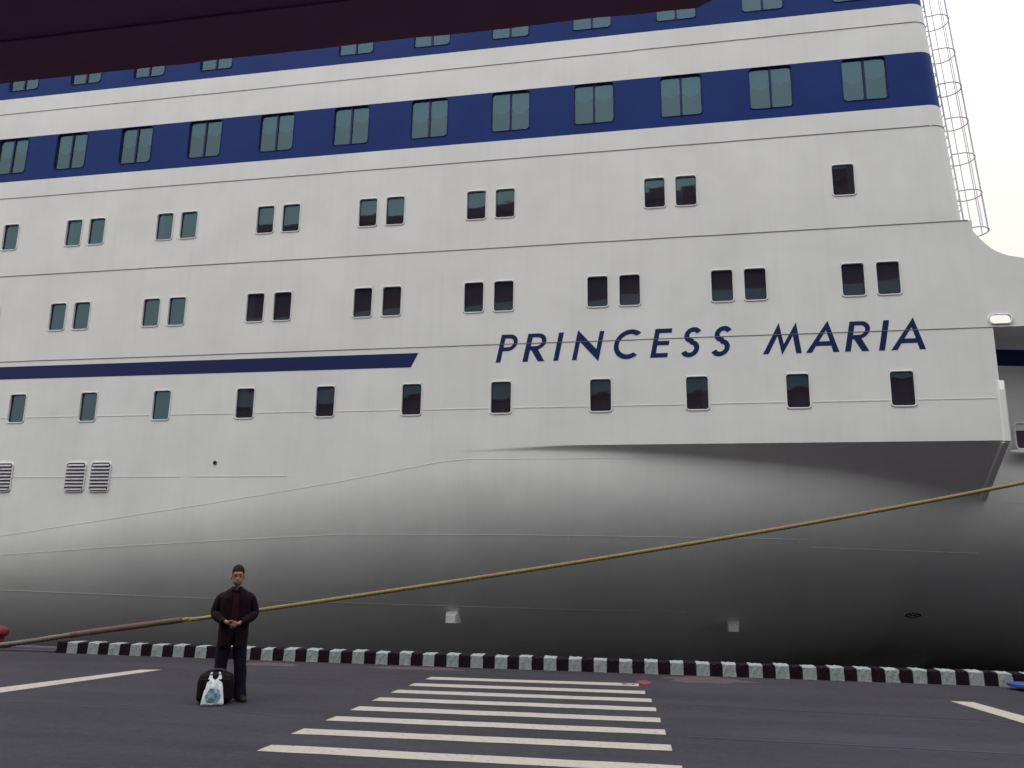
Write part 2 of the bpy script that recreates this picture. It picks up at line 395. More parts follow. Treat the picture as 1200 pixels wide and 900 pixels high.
# ---- windows
def ring_mesh(hw, hh, r, rim, proud, depth):
    g = MB()
    def lp(a, b, rr, y): return [(x, y, z) for x, z in rrect(a, b, rr)]
    g.rings([lp(hw+rim, hh+rim, r+rim, .0), lp(hw+rim, hh+rim, r+rim, -proud), lp(hw+rim*.25, hh+rim*.25, r+rim*.25, -proud-.004),
             lp(hw, hh, r, -proud*.6), lp(hw, hh, r, depth)])
    return g
def gasket_mesh(hw, hh, r, y, wd=.018):
    g = MB()
    g.rings([[(x, y+.02, z) for x, z in rrect(hw+.004, hh+.004, r)], [(x, y-.012, z) for x, z in rrect(hw+.004, hh+.004, r)],
             [(x, y-.012, z) for x, z in rrect(hw-wd, hh-wd, max(.02, r-wd*.5))], [(x, y+.005, z) for x, z in rrect(hw-wd, hh-wd, max(.02, r-wd*.5))]])
    return g
frame_me = ring_mesh(HW, HH, .065, .034, .016, .09).mesh('window', WHITE, False)
gask_me = gasket_mesh(HW, HH, .065, .055).mesh('gasket', RUBBER)
g = MB(); g.poly([(x, .055, z) for x, z in rrect(HW-.003, HH-.003, .06)]); pane_me = g.mesh('pane', GLASS)
def curtain_mesh(hw, hh, drop, sag, x0=0., seed=0):
    """gathered cloth: pleats in depth, hem hanging in a swag"""
    g = MB(); rnd = random.Random(seed); n = 22; rows = 6; loops = []
    for i in range(rows+1):
        lp = []
        for k in range(n+1):
            t = k/n; x = -hw+2*hw*t
            hem = hh-drop-sag*sin(pi*t)**.8 if sag >= 0 else hh-drop+(-sag)*abs(2*t-1)
            z = hh+(hem-hh)*i/rows
            lp.append((x0+x, .12+.018*sin(k*2.1+seed)+.01*sin(i*1.7+k*.4), z))
        loops.append(lp)
    g.rings(loops, False); return g
def window(u, wz, curtain=None):
    o = link('window', frame_me, ship, (u, 0, wz)); p = link('pane', pane_me, o); link('gasket', gask_me, o); p.rotation_euler = (random.uniform(-.004, .004), 0, random.uniform(-.005, .005))
    if curtain is not None: link('curtain', curtain, o)
cur_side = [curtain_mesh(.09, HH, HH*2, 0, -.17, 3).mesh('curtain', PALECUR, True), curtain_mesh(.07, HH, HH*2, 0, .19, 4).mesh('curtain', PALECUR, True)]
cur_top = curtain_mesh(HW, HH, .25, .03, 0, 5).mesh('curtain', CURTAIN, True)
for rr, wz in ((R1, W1), (R2, W2), (R3, W3)):
    for i, u in enumerate(rr):
        c = None
        if (wz == W3 and u in (-14.80, .58, -17.92)) or (wz == W2 and u in (-11.59,)): c = cur_side[0]
        elif (wz == W3 and u in (4.53, -20.18)): c = cur_side[1]
        elif wz == W1 and u in (-11.64, .70): c = cur_side[1]
        window(u, wz, c)
bframe_me = ring_mesh(BW+.025, BH+.015, .10, .018, .012, .09).mesh('window', BLUE)
g = MB(); g.box(-.026, .026, .025, .085, -BH-.01, BH+.01); mull_me = g.mesh('mullion', NAVY)
def bpane(s):
    g = MB(); a = (BW-.02)/2; cx = s*(a+.028)
    g.poly([(cx+x, .06, z) for x, z in rrect(a+.012, BH-.003, .09)]); return g.mesh('pane', GLASSD)
def bgask(s):
    a = (BW-.02)/2; cx = s*(a+.028); g = gasket_mesh(a+.014, BH+.012, .09, .062, .014); g.v = [(x+cx, y, z) for x, y, z in g.v]; return g.mesh('gasket', RUBBER)
bp = [bpane(-1), bpane(1)]; bgk = [bgask(-1), bgask(1)]
bc = []
for k in range(5):
    a = (BW-.032)/2
    for s in (-1, 1):
        bc.append(curtain_mesh(a+.02, BH, .42+.10*random.random(), random.choice((.16, .18, -.14, .12)), s*(a+.032), k*2+s).mesh('curtain', CURTAIN, True))
def bwindow(u, wz, k, dark=False):
    o = link('window', bframe_me, ship, (u, 0, wz)); link('mullion', mull_me, o)
    for q in range(2):
        p = link('pane', bp[q], o); p.rotation_euler = (random.uniform(-.004, .004), 0, random.uniform(-.004, .004)); link('gasket', bgk[q], o)
        if not dark: link('curtain', bc[(k % 5)*2+q], o)
for k, u in enumerate(R4): bwindow(u, W4, k)
for k, u in enumerate(R5): bwindow(u, W5, k*3+1, u in (-9.02, -6.64))

# ---- navy stripe and name (painted films 5 mm thick)
def film(name, pts, m, y=-.005):
    g = MB(); n = len(pts); g.poly([(u, y, z) for u, z in pts])
    g.rings([[(u, y, z) for u, z in pts], [(u, .0005, z) for u, z in pts]]); return g.build(name, m, ship)
film('navy_stripe', [(U0, 7.05), (-6.84, 7.03), (-6.64, 7.425), (U0, 7.425)], NAVY)
def arc(cx, cy, r, a0, a1, n=12, ry=None): return [(cx+r*cos(radians(a0+(a1-a0)*k/n)), cy+(ry or r)*sin(radians(a0+(a1-a0)*k/n))) for k in range(n+1)]
s_ = .165
def offset_path(path, h):
    L, R = [], []
    for k, p in enumerate(path):
        q0 = path[max(0, k-1)]; q1 = path[min(len(path)-1, k+1)]; dx, dy = q1[0]-q0[0], q1[1]-q0[1]; d = sqrt(dx*dx+dy*dy)
        nx, ny = -dy/d, dx/d; L.append((p[0]+nx*h, p[1]+ny*h)); R.append((p[0]-nx*h, p[1]-ny*h))
    return L+R[::-1]
GL = {
 'P': (.62, [[(0, 0), (s_, 0), (s_, .40)]+arc(.33, .70, .30, -90, 90)+[(0, 1)], [(s_, .54)]+arc(.33, .70, .16, -90, 90)+[(s_, .86)]]),
 'R': (.70, [[(0, 0), (s_, 0), (s_, .40), (.21, .40), (.49, 0), (.70, 0), (.425, .418)]+arc(.34, .71, .29, -62, 90)+[(0, 1)], [(s_, .545)]+arc(.33, .705, .16, -90, 90)+[(s_, .865)]]),
 'I': (s_, [[(0, 0), (s_, 0), (s_, 1), (0, 1)]]),
 'N': (.92, [[(0, 0), (.155, 0), (.155, .64), (.90, -.05), (.92, -.03), (.92, 1), (.765, 1), (.765, .37), (.02, 1.05), (0, 1.03)]]),
 'C': (.86, [arc(.52, .5, .52, 48, 312, 26)+arc(.52, .5, .355, 305, 55, 22)]),
 'E': (.57, [[(0, 0), (.57, 0), (.57, .15), (s_, .15), (s_, .425), (.55, .425), (.55, .575), (s_, .575), (s_, .85), (.57, .85), (.57, 1), (0, 1)]]),
 'S': (.64, [offset_path(arc(.33, .74, .195, 28, 262, 16)+arc(.31, .27, .215, 80, -152, 16), .080)]),
 'M': (1.19, [[(0, 0), (.17, 0), (.36, .60), (.595, -.04), (.83, .60), (1.02, 0), (1.19, 0), (.86, 1.05), (.595, .32), (.33, 1.05)]]),
 'A': (1.0, [[(0, 0), (.18, 0), (.27, .22), (.73, .22), (.82, 0), (1, 0), (.5, 1.06)], [(.335, .37), (.665, .37), (.5, .74)]]),
}
CAPH = .76; BASEW = 7.09
for ch, ua, wd in (('P', -4.49, .47), ('R', -3.77, .585), ('I', -2.95, .13), ('N', -2.46, .70), ('C', -1.44, .64), ('E', -.45, .43), ('S', .27, .50), ('S', 1.02, .50),
                   ('M', 2.33, .92), ('A', 3.35, .78), ('R', 4.26, .56), ('I', 5.04, .135), ('A', 5.32, .78)):
    W, loops = GL[ch]; cu = bpy.data.curves.new('letter', 'CURVE'); cu.dimensions = '2D'; cu.fill_mode = 'BOTH'; cu.extrude = .004
    for lp in loops:
        sp = cu.splines.new('POLY'); sp.points.add(len(lp)-1); sp.use_cyclic_u = True
        for p, (a, b) in zip(sp.points, lp):
            z = b*CAPH; p.co = (a*wd/W+z*.20, z, 0, 1)
    t = bpy.data.objects.new('tmp', cu); me = bpy.data.meshes.new_from_object(t); bpy.data.objects.remove(t); bpy.data.curves.remove(cu)
    me.transform(Matrix.Rotation(pi/2, 4, 'X')); me.materials.clear(); me.materials.append(NAVY)
    for p in me.polygons: p.use_smooth = False
    me.name = 'name_letter'; link('name_letter', me, ship, (ua, -.0015, BASEW+.002*ua/5))

# ---- hull shell below the knuckle and the bow
WS = [(-48, 1.4), (-30, 1.8), (-19, 2.4), (-9, 3.85), (-6.3, 4.3), (-4, 4.45), (0, 4.5), (40, 4.50)]
BT = [(-48, 0), (-4.5, 0), (-2.5, .06), (-.3, .24), (2, .50), (3.9, .76), (5.2, 1.02), (7.4, 1.62), (9, 1.95), (11, 2.4), (14, 3.6), (18, 6.5), (22, 11)]
CT = [(-48, .19), (-30, .20), (-19, .185), (-12, .135), (-6, .125), (0, .150), (6, .235), (9, .225), (12, .22), (22, .3)]
def hull(u, z):
    ws = smooth_tab(WS, u, 1.6); d = ws-z
    b = smooth_tab(BT, u, 1.2)
    return b + (lerp_tab(CT, u)*d*d*(.62+.09*d) if d > 0 else .20*d*min(1, max(0, (u+2)/8)))
SL = 1.50; UE = 7.62
def shell(u, z, side=0):
    h = hull(u, z)
    if u < UE+1e-4 and side <= 0:
        sp = max(0, WK-z)*SL
        e = .015+.22*max(0, min(1, (2.5-u)/7))
        if z >= WK: return 0
        x = max(e-abs(h-sp), 0)/e; return max(0, min(h, sp)-x*x*e*.25)    # knuckle softened towards midships
    return h
def grid(us, ws, fn):
    g = MB(); g.rings([[(u, fn(u, z), z) for z in ws] for u in us], False); return g
wsl = [WK-.02*k for k in range(12)]+[WK-.24-.075*k for k in range(46)]; z = wsl[-1]
while z > -3: z -= .3; wsl.append(z)
us = [U0+1.0*k for k in range(int((-24-U0)/1))]+[-24+.35*k for k in range(int(20/.35))]+[-4+.12*k for k in range(int((UE+4)/.12))]+[UE]
o = grid(us, wsl, shell).build('lower_hull', WHITE, ship, merge=True); smooth_angle(o, 50)
us = [UE-.06]+[UE+.25*k for k in range(60)]
wsb = [7.56-.11*k for k in range(70)]; z = wsb[-1]
while z > -3: z -= .3; wsb.append(z)
o = grid(us, wsb, lambda u, z: hull(u, z)+(.004 if u < UE else 0)).build('bow_shell', WHITE, ship, merge=True); smooth_angle(o, 50)
# front closing faces of the overhanging side box: upper (side plate to bow shell) and under the knuckle
g = MB()
for za, zb in zip(wsb, wsb[1:]):
    if zb < 2.9: break
    va, vb = (0 if za >= WK else min((WK-za)*SL, hull(UE, za))), (0 if zb >= WK else min((WK-zb)*SL, hull(UE, zb)))
    ha, hb = hull(UE, za), hull(UE, zb)
    if ha-va < .001 and hb-vb < .001: continue
    g.quad((UE-.001, va, za), (UE-.001, ha, za), (UE-.001, hb, zb), (UE-.001, vb, zb))
g.build('box_front', WHITE, ship)
g = MB(); g.quad((7.53, 0, WK), (UE, 0, WK), (UE, 0, 7.56), (7.53, 0, 7.56)); g.build('side_plating', WHITE, ship)
# fender bar up the front corner and back under the overhang
g = MB()
g.rings([[(UE-.06, -.004, z) , (UE-.04, -.075*k, z), (UE+.055, -.085*k, z), (UE+.10, -.03*k, z), (UE+.10, .06, z), (UE-.06, .06, z)] for z, k in ((WK-.02, 1), (6.05, 1), (6.28, .25))], True, True, True)
o = g.build('corner_fender', WHITE, ship)
g = MB(); pr = []
for k in range(10):
    z = WK-.02-1.42*k/9; v = (WK-z)*SL; d = 1-.5*max(0, k-7)/2
    pr.append([(UE-.10, v+.02, z), (UE-.08, v-.06*d, z-.04*d), (UE+.05, v-.06*d, z-.05*d), (UE+.10, v+.02, z), (UE+.10, v+.10, z+.03), (UE-.10, v+.1, z+.03)])
g.rings(pr, True, True, True); g.build('corner_fender', WHITE, ship)

# bulwark above the bow, flush with the side then sweeping in
TOP = [(7.31, 10.33), (7.40, 10.08), (7.51, 9.90), (7.67, 9.69), (7.84, 9.52), (8.11, 9.37), (8.48, 9.29), (9.2, 9.23), (11, 9.22), (14, 9.4), (19, 9.9)]
def bulv(u): return 0 if u < 7.9 else .05*(u-7.9)**2 if u < 13 else .05*5.1**2+.51*(u-13)
FL = (7.80, 7.775, .23, .105)      # fairlead hole: centre u, w, half sizes
def bulwark(y, flip):
    g = MB(); a, b, lo, hi = FL[0]-FL[2]-.01, FL[0]+FL[2]+.01, FL[1]-FL[3]-.01, FL[1]+FL[3]+.01
    xs = sorted([7.42, 7.48, 7.55, a, 7.67, 7.72, 7.84, 7.9, b, 8.11, 8.3, 8.48, 8.8, 9.2, 9.8, 10.4, 11, 12, 13, 14, 16, 19])
    for p, q in zip(xs, xs[1:]):
        tp, tq = lerp_tab(TOP, p), lerp_tab(TOP, q); vp, vq = bulv(p)+y, bulv(q)+y
        if p >= a-1e-6 and q <= b+1e-6:
            g.quad((p, vp, 7.585), (q, vq, 7.585), (q, vq, lo), (p, vp, lo)); g.quad((p, vp, hi), (q, vq, hi), (q, vq, tq), (p, vp, tp))
        else: g.quad((p, vp, 7.585), (q, vq, 7.585), (q, vq, tq), (p, vp, tp))
    return g
g = bulwark(0, 0); g2 = bulwark(.025, 1); i = len(g.v); g.v += g2.v; g.f += [tuple(i+k for k in f) for f in g2.f]; g.m += g2.m
us_ = [7.42+.08*k for k in range(145)]
g.rings([[(u, bulv(u)+.0, lerp_tab(TOP, u)), (u, bulv(u)+.025, lerp_tab(TOP, u))] for u in us_], False)
g.rings([[(u, bulv(u), 7.585), (u, hull(u, 7.56)+.1, 7.56)] for u in us_], False)
g.quad((7.30, 0, 10.33), (7.42, 0, 10.03), (7.42, .025, 10.03), (7.30, .025, 10.33))
o = g.build('bow_bulwark', WHITE, ship)
g = MB(); g.rings([[(FL[0]+x*s, y, FL[1]+z*s) for x, z in rrect(FL[2], FL[3], .104, 6)] for s, y in ((1.2, 0), (1.2, -.03), (1.05, -.035), (1, -.02), (1, .03))]); g.build('fairlead', WHITE, ship)
g = MB(); g.quad((6.9, .06, 7.60), (19, 5.6, 7.60), (19, 18, 7.60), (6.9, 18, 7.60)); g.build('fore_deck', CONC, ship)
# blue band and mooring port on the bow shell
def on_bow(u, z, e=.006): return (u, hull(u, z)-e, z)
g = MB(); us_ = [UE+.02+.1*k for k in range(100)]
g.rings([[on_bow(u, z) for z in (7.33, 7.25, 7.15, 7.05, 6.93)] for u in us_], False); o = g.build('blue_band', NAVY, ship, smooth=True)
cu_, cw_ = 8.80, 5.20; v0 = hull(cu_, cw_)
g = MB(); lpf = lambda k, y, q=.07: [(x, y, z) for x, z in rrect(.34+k, .30+k, q+k)]
g.rings([lpf(.06, .25), lpf(.06, -.05), lpf(.03, -.065), lpf(0, -.04), lpf(0, .08)])
mp_ = g.build('mooring_port', WHITE, ship, loc=(cu_, v0-.03, cw_)); mp_.rotation_euler = (0, 0, math.atan((hull(cu_+.2, cw_)-hull(cu_-.2, cw_))/.4))
g = MB(); g.poly([(x, .0, z) for x, z in rrect(.345, .305, .07)]); g.build('port_opening', DARKIN, mp_)
g = MB()
for k in range(2): g.box(-.05+.2*k, -.02+.2*k, -.03, -.008, -.30, .30)
g.build('port_bar', RUBBER, mp_)
g = MB(); g.tube([(-.50, .0, -.40), (-.44, -.06, -.40), (.6, -.06, -.40)], .06, 8); g.build('port_sill', WHITE, mp_, smooth=True)

# weld seams on the curved hull (raised beads following the plates)
def weld(pts, r=.0038, m=WELDW, gaps=False):
    g = MB(); L = []
    for (a, b), (c, d) in zip(pts, pts[1:]):
        n = max(2, int(max(abs(c-a), abs(d-b))/.4))
        L += [(a+(c-a)*k/n, b+(d-b)*k/n) for k in range(n)]
    L.append(pts[-1])
    g.tube([(u, (shell(u, z) if u <= UE else hull(u, z))-.003, z) for u, z in L], r, 5); return g.build('weld_seam', m, ship, smooth=True)
WELDS = [[(-24, 1.6), (-18.85, 1.89), (-15.3, 2.16), (-11.9, 2.38), (-8.6, 2.57), (-4.1, 2.61), (3.3, 2.60)], [(-22, .93), (-18.7, .90), (-12.8, .81), (-9, .77), (-3, .72), (.3, .71)],
         [(-22, 1.98), (-18.9, 2.42), (-15.4, 2.93), (-12.1, 3.41), (-8.9, 3.91), (-5.9, 4.46), (-5.2, 4.52), (.3, 4.535)], [(-7.8, 2.56), (-7.9, 1.4), (-8.2, -.6)], [(3.4, 2.41), (7.6, 2.34)],
         [(3.1, 2.58), (3.3, 1.1), (3.6, -.9)], [(UE+.05, 5.97), (9.5, 6.4)], [(8.1, 3.58), (11, 3.5)], [(-13.2, 2.28), (-13.3, 0), (-13.3, -.8)], [(-2.6, 2.59), (-2.5, .74)]]
for wp in WELDS: weld(wp)
# louvred vents
slat_me = MB(); slat_me.rings([[(-.30, .0, .022), (-.30, -.045, -.028), (-.30, -.04, -.036), (-.30, .006, .012)], [(.30, .0, .022), (.30, -.045, -.028), (.30, -.04, -.036), (.30, .006, .012)]], True, True, True)
slat_me = slat_me.mesh('slat', SLATM)
vf_me = ring_mesh(.295, .40, .07, .025, .035, .0).mesh('vent', WHITE)
g = MB(); g.poly([(x, -.004, z) for x, z in rrect(.30, .405, .07)]); vb_me = g.mesh('backing', VENTB)
for u in (-19.90, -19.13, -16.72, -15.92):
    o = link('vent', vf_me, ship, (u, 0, 4.10)); link('backing', vb_me, o)
    for k in range(8): s = link('slat', slat_me, o, (0, -.012, -.34+.098*k)); s.scale = (.97 if 0 < k < 7 else .86, 1, 1)
g = MB(); g.rings([[(r*cos(a*pi/8), y, r*sin(a*pi/8)) for a in range(16)] for r, y in ((.055, 0), (.055, -.02), (.038, -.02), (.038, -.003))]); 
g.poly([(.038*cos(a*pi/8), -.003, .038*sin(a*pi/8)) for a in range(16)], 1); g.build('drain_hole', [RUBBER, DARKIN], ship, loc=(-12.38, 0, 4.48))
# two small boxes standing off the hull and the thruster mark
def hull_frame(u, z):
    e = .05; p = Vector((u, hull(u, z), z)); tu = (Vector((u+e, hull(u+e, z), z))-p).normalized(); tz = (Vector((u, hull(u, z+e), z+e))-p).normalized()
    n = tz.cross(tu).normalized()*-1
    if n.y > 0: n = -n
    return p, tu, tz, n
BOXPOS = [(-5.9, .46), (1.55, .35)]; MARK = (6.5, .67)
for u, z in BOXPOS:
    p, tu, tz, n = hull_frame(u, z); g = MB()
    g.rings([[(-.165, .3, .17), (.165, .3, .17), (.165, .3, -.17), (-.165, .3, -.17)], [(-.165, -.10, .17), (.165, -.10, .17), (.165, -.10, -.17), (-.165, -.10, -.17)],
             [(-.13, -.34, .035), (.13, -.34, .035), (.13, -.34, -.15), (-.13, -.34, -.15)]], True, False, True)
    g.build('hull_box', WELDW, ship, loc=(u, p.y, z))
p, tu, tz, n = hull_frame(*MARK); g = MB()
for r0, r1 in ((.13, .17),):
    for cx in (0,):
        pts = [[p+n*.008+tu*(r*cos(2*pi*k/24)*1.35)+tz*(r*sin(2*pi*k/24)*.95) for k in range(24)] for r in (r0, r1)]; g.rings(pts)
for a in (.6, -.6+pi):
    d = tu*cos(a)*1.35+tz*sin(a); q = tu*-sin(a)+tz*cos(a); g.quad(*[p+n*.009+d*s*.14+q*t*.02 for s, t in ((-1, -1), (1, -1), (1, 1), (-1, 1))])
g.build('thruster_mark', RUBBER, ship)

# ladder with hooped cage on the superstructure front
lad = MB(); LV = .85
def lu(z, off): return ufront(z)+off
for dv in (-.22, .22):
    lad.tube([(lu(z, .17), LV+dv, z) for z in (10.45, 14, WT+.3)], .02, 6)
lo = lad.build('ladder', STEELW, ship)
g = MB(); g.tube([(0, LV-.22, 0), (0, LV+.22, 0)], .012, 5); rung_me = g.mesh('rung', STEELW)
z = 10.6
while z < WT: link('rung', rung_me, lo, (lu(z, .17), 0, z)); z += .30
hp = [(.0, LV-.30)]+[(.27+.36*sin(radians(a)), LV-.36*cos(radians(a))) for a in range(0, 181, 15)]+[(0, LV+.30)]
g = MB(); g.tube([(x, y, 0) for x, y in hp], .016, 6); hoop_me = g.mesh('cage_hoop', STEELW, True)
zh = 10.35
while zh < WT: link('cage_hoop', hoop_me, lo, (lu(zh, .15), 0, zh)); zh += 1.02
for a in (20, 55, 90, 125, 160):
    g = MB(); g.tube([(lu(z, .42+.36*sin(radians(a))), LV-.36*cos(radians(a)), z) for z in (10.35, WT)], .012, 5); g.build('cage_bar', STEELW, lo)
g = MB()
for k in range(5):
    z = 11+k*1.9
    for dv in (-.22, .22): g.tube([(lu(z, -.01), LV+dv, z), (lu(z, .17), LV+dv, z)], .012, 5)
g.build('wall_bracket', STEELW, lo)

# ================================================================== TERMINAL AND CANOPY BEHIND / ABOVE THE VIEWER
term = empty('terminal_building', (10, -14, 0)); tag(term, 'tall dark terminal building across the quay, seen mirrored in the ship windows', 'building')
g = MB(); g.box(-47, 60, -16, 0, 0, 27.5); g.build('wall', FACADE, term)
g = MB(); g.box(-47.3, 60.3, -16.3, .3, 27.5, 28.2); g.build('roof', FACADE, term)
g = MB(); g.box(-47, 60, .06, .30, 13.6, 20.4); g.build('pale_storey', PALEC, term)
g = MB()
for k in range(36): g.box(-46+3*k, -44.6+3*k, .302, .34, 14.6, 16.4); g.box(-46+3*k, -44.6+3*k, .302, .34, 17.8, 19.4)
g.build('storey_window', FGLASS, term)
g = MB(); g.box(-47, 60, 0.003, .05, 0, 1.6); wbm = g.mesh('window_band', FGLASS)
for z in (2, 5.6, 9.2, 22.2): link('window_band', wbm, term, (0, 0, z))
can = empty('entrance_canopy', (-6, 1.2, 0)); tag(can, 'dark canopy hanging low across the top left of the view', 'canopy')
CZ = 4.6
def slab(name, m, ye, z0, z1, xr, rad, yb=-3.2, xl=-30):
    pts = [(xl, yb), (xr, yb)]+[(xr-rad+rad*sin(radians(90-a)) if False else xr-rad+rad*cos(radians(a)), ye-rad+rad*sin(radians(a))) for a in range(0, 91, 10)]+[(xl, ye-.049*xl)]
    pts = [(x+6, y-1.2) for x, y in pts]
    g = MB(); g.poly([(x, y, z0) for x, y in reversed(pts)]); g.poly([(x, y, z1) for x, y in pts])
    g.rings([[(x, y, z0) for x, y in pts], [(x, y, z1) for x, y in pts]]); return g.build(name, m, can)
slab('roof_slab', CANOPY, 3.40, CZ+.04, CZ+.30, .50, .3)
g = MB(); NX = 150; lps = []
for k in range(NX+1):                                     # slightly crumpled drip edge along the front
    x = -24+24.53*k/NX; y = 3.62-.049*(x)-(max(0, x-.33)/.2)**2*.10+.008*mnoise.noise(Vector((x*2.2, 0, 0)))
    j = .010*mnoise.noise(Vector((x*3.1, 4, 0)))+.006*mnoise.noise(Vector((x*9, 8, 0)))
    lps.append([(x+6, y-1.2-.3-.05*0, CZ+.0+.03), (x+6, y-1.2, CZ+j), (x+6, y-1.2+.02, CZ+.03+j), (x+6, y-1.2+.02, CZ+.34), (x+6, y-1.2-.3, CZ+.34)])
g.rings(lps, True, True, True); fo = g.build('fascia', CANFAS, can)
for x in (-18, -9, -.5):
    g = MB(); g.tube([(x+6, -3.6, 0), (x+6, -3.6, CZ+.04)], .13, 12); g.build('column', CANFAS, can, smooth=False)

# ================================================================== MOORING ROPE, BOLLARD, BLUE STEEL
KN = [Vector(p) for p in ((-15.6, 15.35, .07), (-14.2, 15.55, .07), (-12.92, 15.75, .075), (-11.16, 15.85, .345), (-9.05, 15.95, .66), (-8.38, 16.0, .74), (-4.5, 16.45, 1.36), (-.66, 17.0, 2.01), (3.8, 17.7, 2.83), (8.25, 18.5, 3.74), (12.8, 19.5, 4.75))]
KNROPE = KN
def spline(kn, step=.035):
    out = []
    for i in range(len(kn)-1):
        p0 = kn[max(0, i-1)]; p1 = kn[i]; p2 = kn[i+1]; p3 = kn[min(len(kn)-1, i+2)]
        n = max(2, int((p2-p1).length/step))
        for k in range(n):
            t = k/n; out.append(.5*((2*p1)+(p2-p0)*t+(2*p0-5*p1+4*p2-p3)*t*t+(3*p1-p0-3*p2+p3)*t**3))
    out.append(kn[-1]); return out
PATH = spline(KNROPE)
def rope_piece(x0, x1, r, name, m, parent, lobes=3, lay=.30, jit=0., wrap=0.):
    g = MB(); loops = []; n = 15; s = 0; prev = None; last = None
    for i, p in enumerate(PATH):
        if last is not None: s += (p-last).length
        last = p
        if not (x0 <= p.x <= x1): continue
        t = (PATH[min(i+1, len(PATH)-1)]-PATH[max(0, i-1)]).normalized(); e1 = t.cross(Vector((0, 0, 1))).normalized(); e2 = e1.cross(t)
        ph = 2*pi*s/lay; rr = r*(1+jit*mnoise.noise(Vector((s*3, 0, 0))))
        lp = []
        for j in range(n):
            a = 2*pi*j/n
            k =   .74+.26*abs(cos(1.5*(a-ph))) if lobes == 3 else 1+wrap*sin(a+ph*3)+.03*mnoise.noise(Vector((s*9, a, 1)))
            lp.append(p+(e1*cos(a)+e2*sin(a))*rr*k)
        loops.append(lp)
    g.rings(loops, True, True, True); return g.build(name, m, parent, smooth=True)
rope = empty('mooring_rope', tuple(PATH[0])); tag(rope, 'thick yellow mooring rope slanting up across the hull to the bow', 'rope')
def rp(*a, **k):
    o = rope_piece(*a, parent=rope, **k); o.matrix_parent_inverse = Matrix.Translation(-Vector(rope.location)); return o
rp(-16, -11.2, .054, 'worn_rope_end', GROPE, jit=.15); o = rp(-11.35, -8.98, .060, 'chafe_sleeve', RROPE, lobes=0, jit=.12, wrap=.04); rp(-9.1, 13, .044, 'yellow_strands', YROPE)

bol = empty('mooring_bollard', (-13.2, 16.05, 0)); tag(bol, 'rounded red mooring bollard at the left edge of the quay', 'bollard')
def lathe(prof, n=24):
    g = MB(); g.rings([[(r*cos(2*pi*k/n), r*sin(2*pi*k/n), z) for k in range(n)] for r, z in prof], True, True, True); return g
lathe([(.30, .001), (.30, .03), (.20, .05), (.17, .10), (.165, .22)]).build('post', REDST, bol, smooth=True)
lathe([(.165, .22), (.22, .235), (.245, .28), (.24, .34), (.19, .40), (.10, .43), (.01, .437)]).build('cap', REDST, bol, smooth=True)

blu = empty('steel_ramp_plate', (6.95, 15.0, 0)); tag(blu, 'low blue painted steel plate by the kerb at the right edge', 'steel plate')
g = MB(); base = [(-.74, .33), (-.80, .22), (-.74, .02), (-.62, -.14), (.8, -.36), (.8, .34)]
g.rings([[(x*.96+.02, y*.9, .045) for x, y in base], [(x, y, .06) for x, y in base], [(x, y, .10) for x, y in base], [(x*.97, y*.9, .115) for x, y in base]], True, True, True)
g.build('plate', BLUEST, blu)
g = MB(); g.box(-.55, .75, -.06, .22, .002, .05); g.build('foot', RUBBER, blu)

# ================================================================== PERSON
PX, PY = -5.47, 11.08
man = empty('person', (PX, PY, 0), radians(26)); tag(man, 'man in dark jacket, maroon shirt and jeans standing with clasped hands by bags', 'person')
def skin_mesh(name, chains, m, parent, sub=2):
    vs, es, rs, roots = [], [], [], []
    for ch in chains:
        idx = {}
        for key, (co, r) in ch['v'].items(): idx[key] = len(vs); vs.append(co); rs.append(r)
        es += [(idx[a], idx[b]) for a, b in ch['e']]; roots.append(idx[ch['root']])
    me = bpy.data.meshes.new(name); me.from_pydata(vs, es, []); me.materials.append(m)
    o = link(name, me); sk = o.modifiers.new('skin', 'SKIN'); sk.use_smooth_shade = True
    for i, d in enumerate(me.skin_vertices[0].data):
        r = rs[i]; d.radius = r if isinstance(r, tuple) else (r, r); d.use_root = i in roots
    o.modifiers.new('sub', 'SUBSURF').levels = sub; o.modifiers['sub'].render_levels = sub
    dg = bpy.context.evaluated_depsgraph_get(); ev = o.evaluated_get(dg); m2 = bpy.data.meshes.new_from_object(ev)
    bpy.data.objects.remove(o); return m2
V = {'pel': ((0, .02, .94), .13), 'sp1': ((0, .02, 1.08), .125), 'sp2': ((0, .02, 1.24), .135), 'ch': ((0, .02, 1.38), .12), 'nk': ((0, .01, 1.475), .055), 'nk2': ((0, -.012, 1.56), .052)}
Ed = [('pel', 'sp1'), ('sp1', 'sp2'), ('sp2', 'ch'), ('ch', 'nk'), ('nk', 'nk2')]
ARM = {-1: [(-.17, .02, 1.375), (-.262, .035, 1.17), (-.105, -.165, 1.045), (-.055, -.205, 1.035)], 1: [(.17, .02, 1.375), (.262, .035, 1.16), (.075, -.155, 1.03), (.025, -.185, 1.015)]}
LEG = {-1: [(-.095, .02, .88), (-.125, .0, .48), (-.15, .03, .09), (-.155, -.06, .035)], 1: [(.095, .02, .88), (.115, .0, .48), (.155, .03, .09), (.165, -.06, .035)]}
for s in (-1, 1):
    for k, (p, r) in enumerate(zip(ARM[s], (.045, .040, .027, (.034, .020)))): V[f'a{s}{k}'] = (p, r)
    Ed += [('ch', f'a{s}0')]+[(f'a{s}{k}', f'a{s}{k+1}') for k in range(3)]
    for k, (p, r) in enumerate(zip(LEG[s], (.085, .055, .03, .02))): V[f'l{s}{k}'] = (p, r)
    Ed += [('pel', f'l{s}0')]+[(f'l{s}{k}', f'l{s}{k+1}') for k in range(3)]
chains = [{'v': V, 'e': Ed, 'root': 'pel'}]
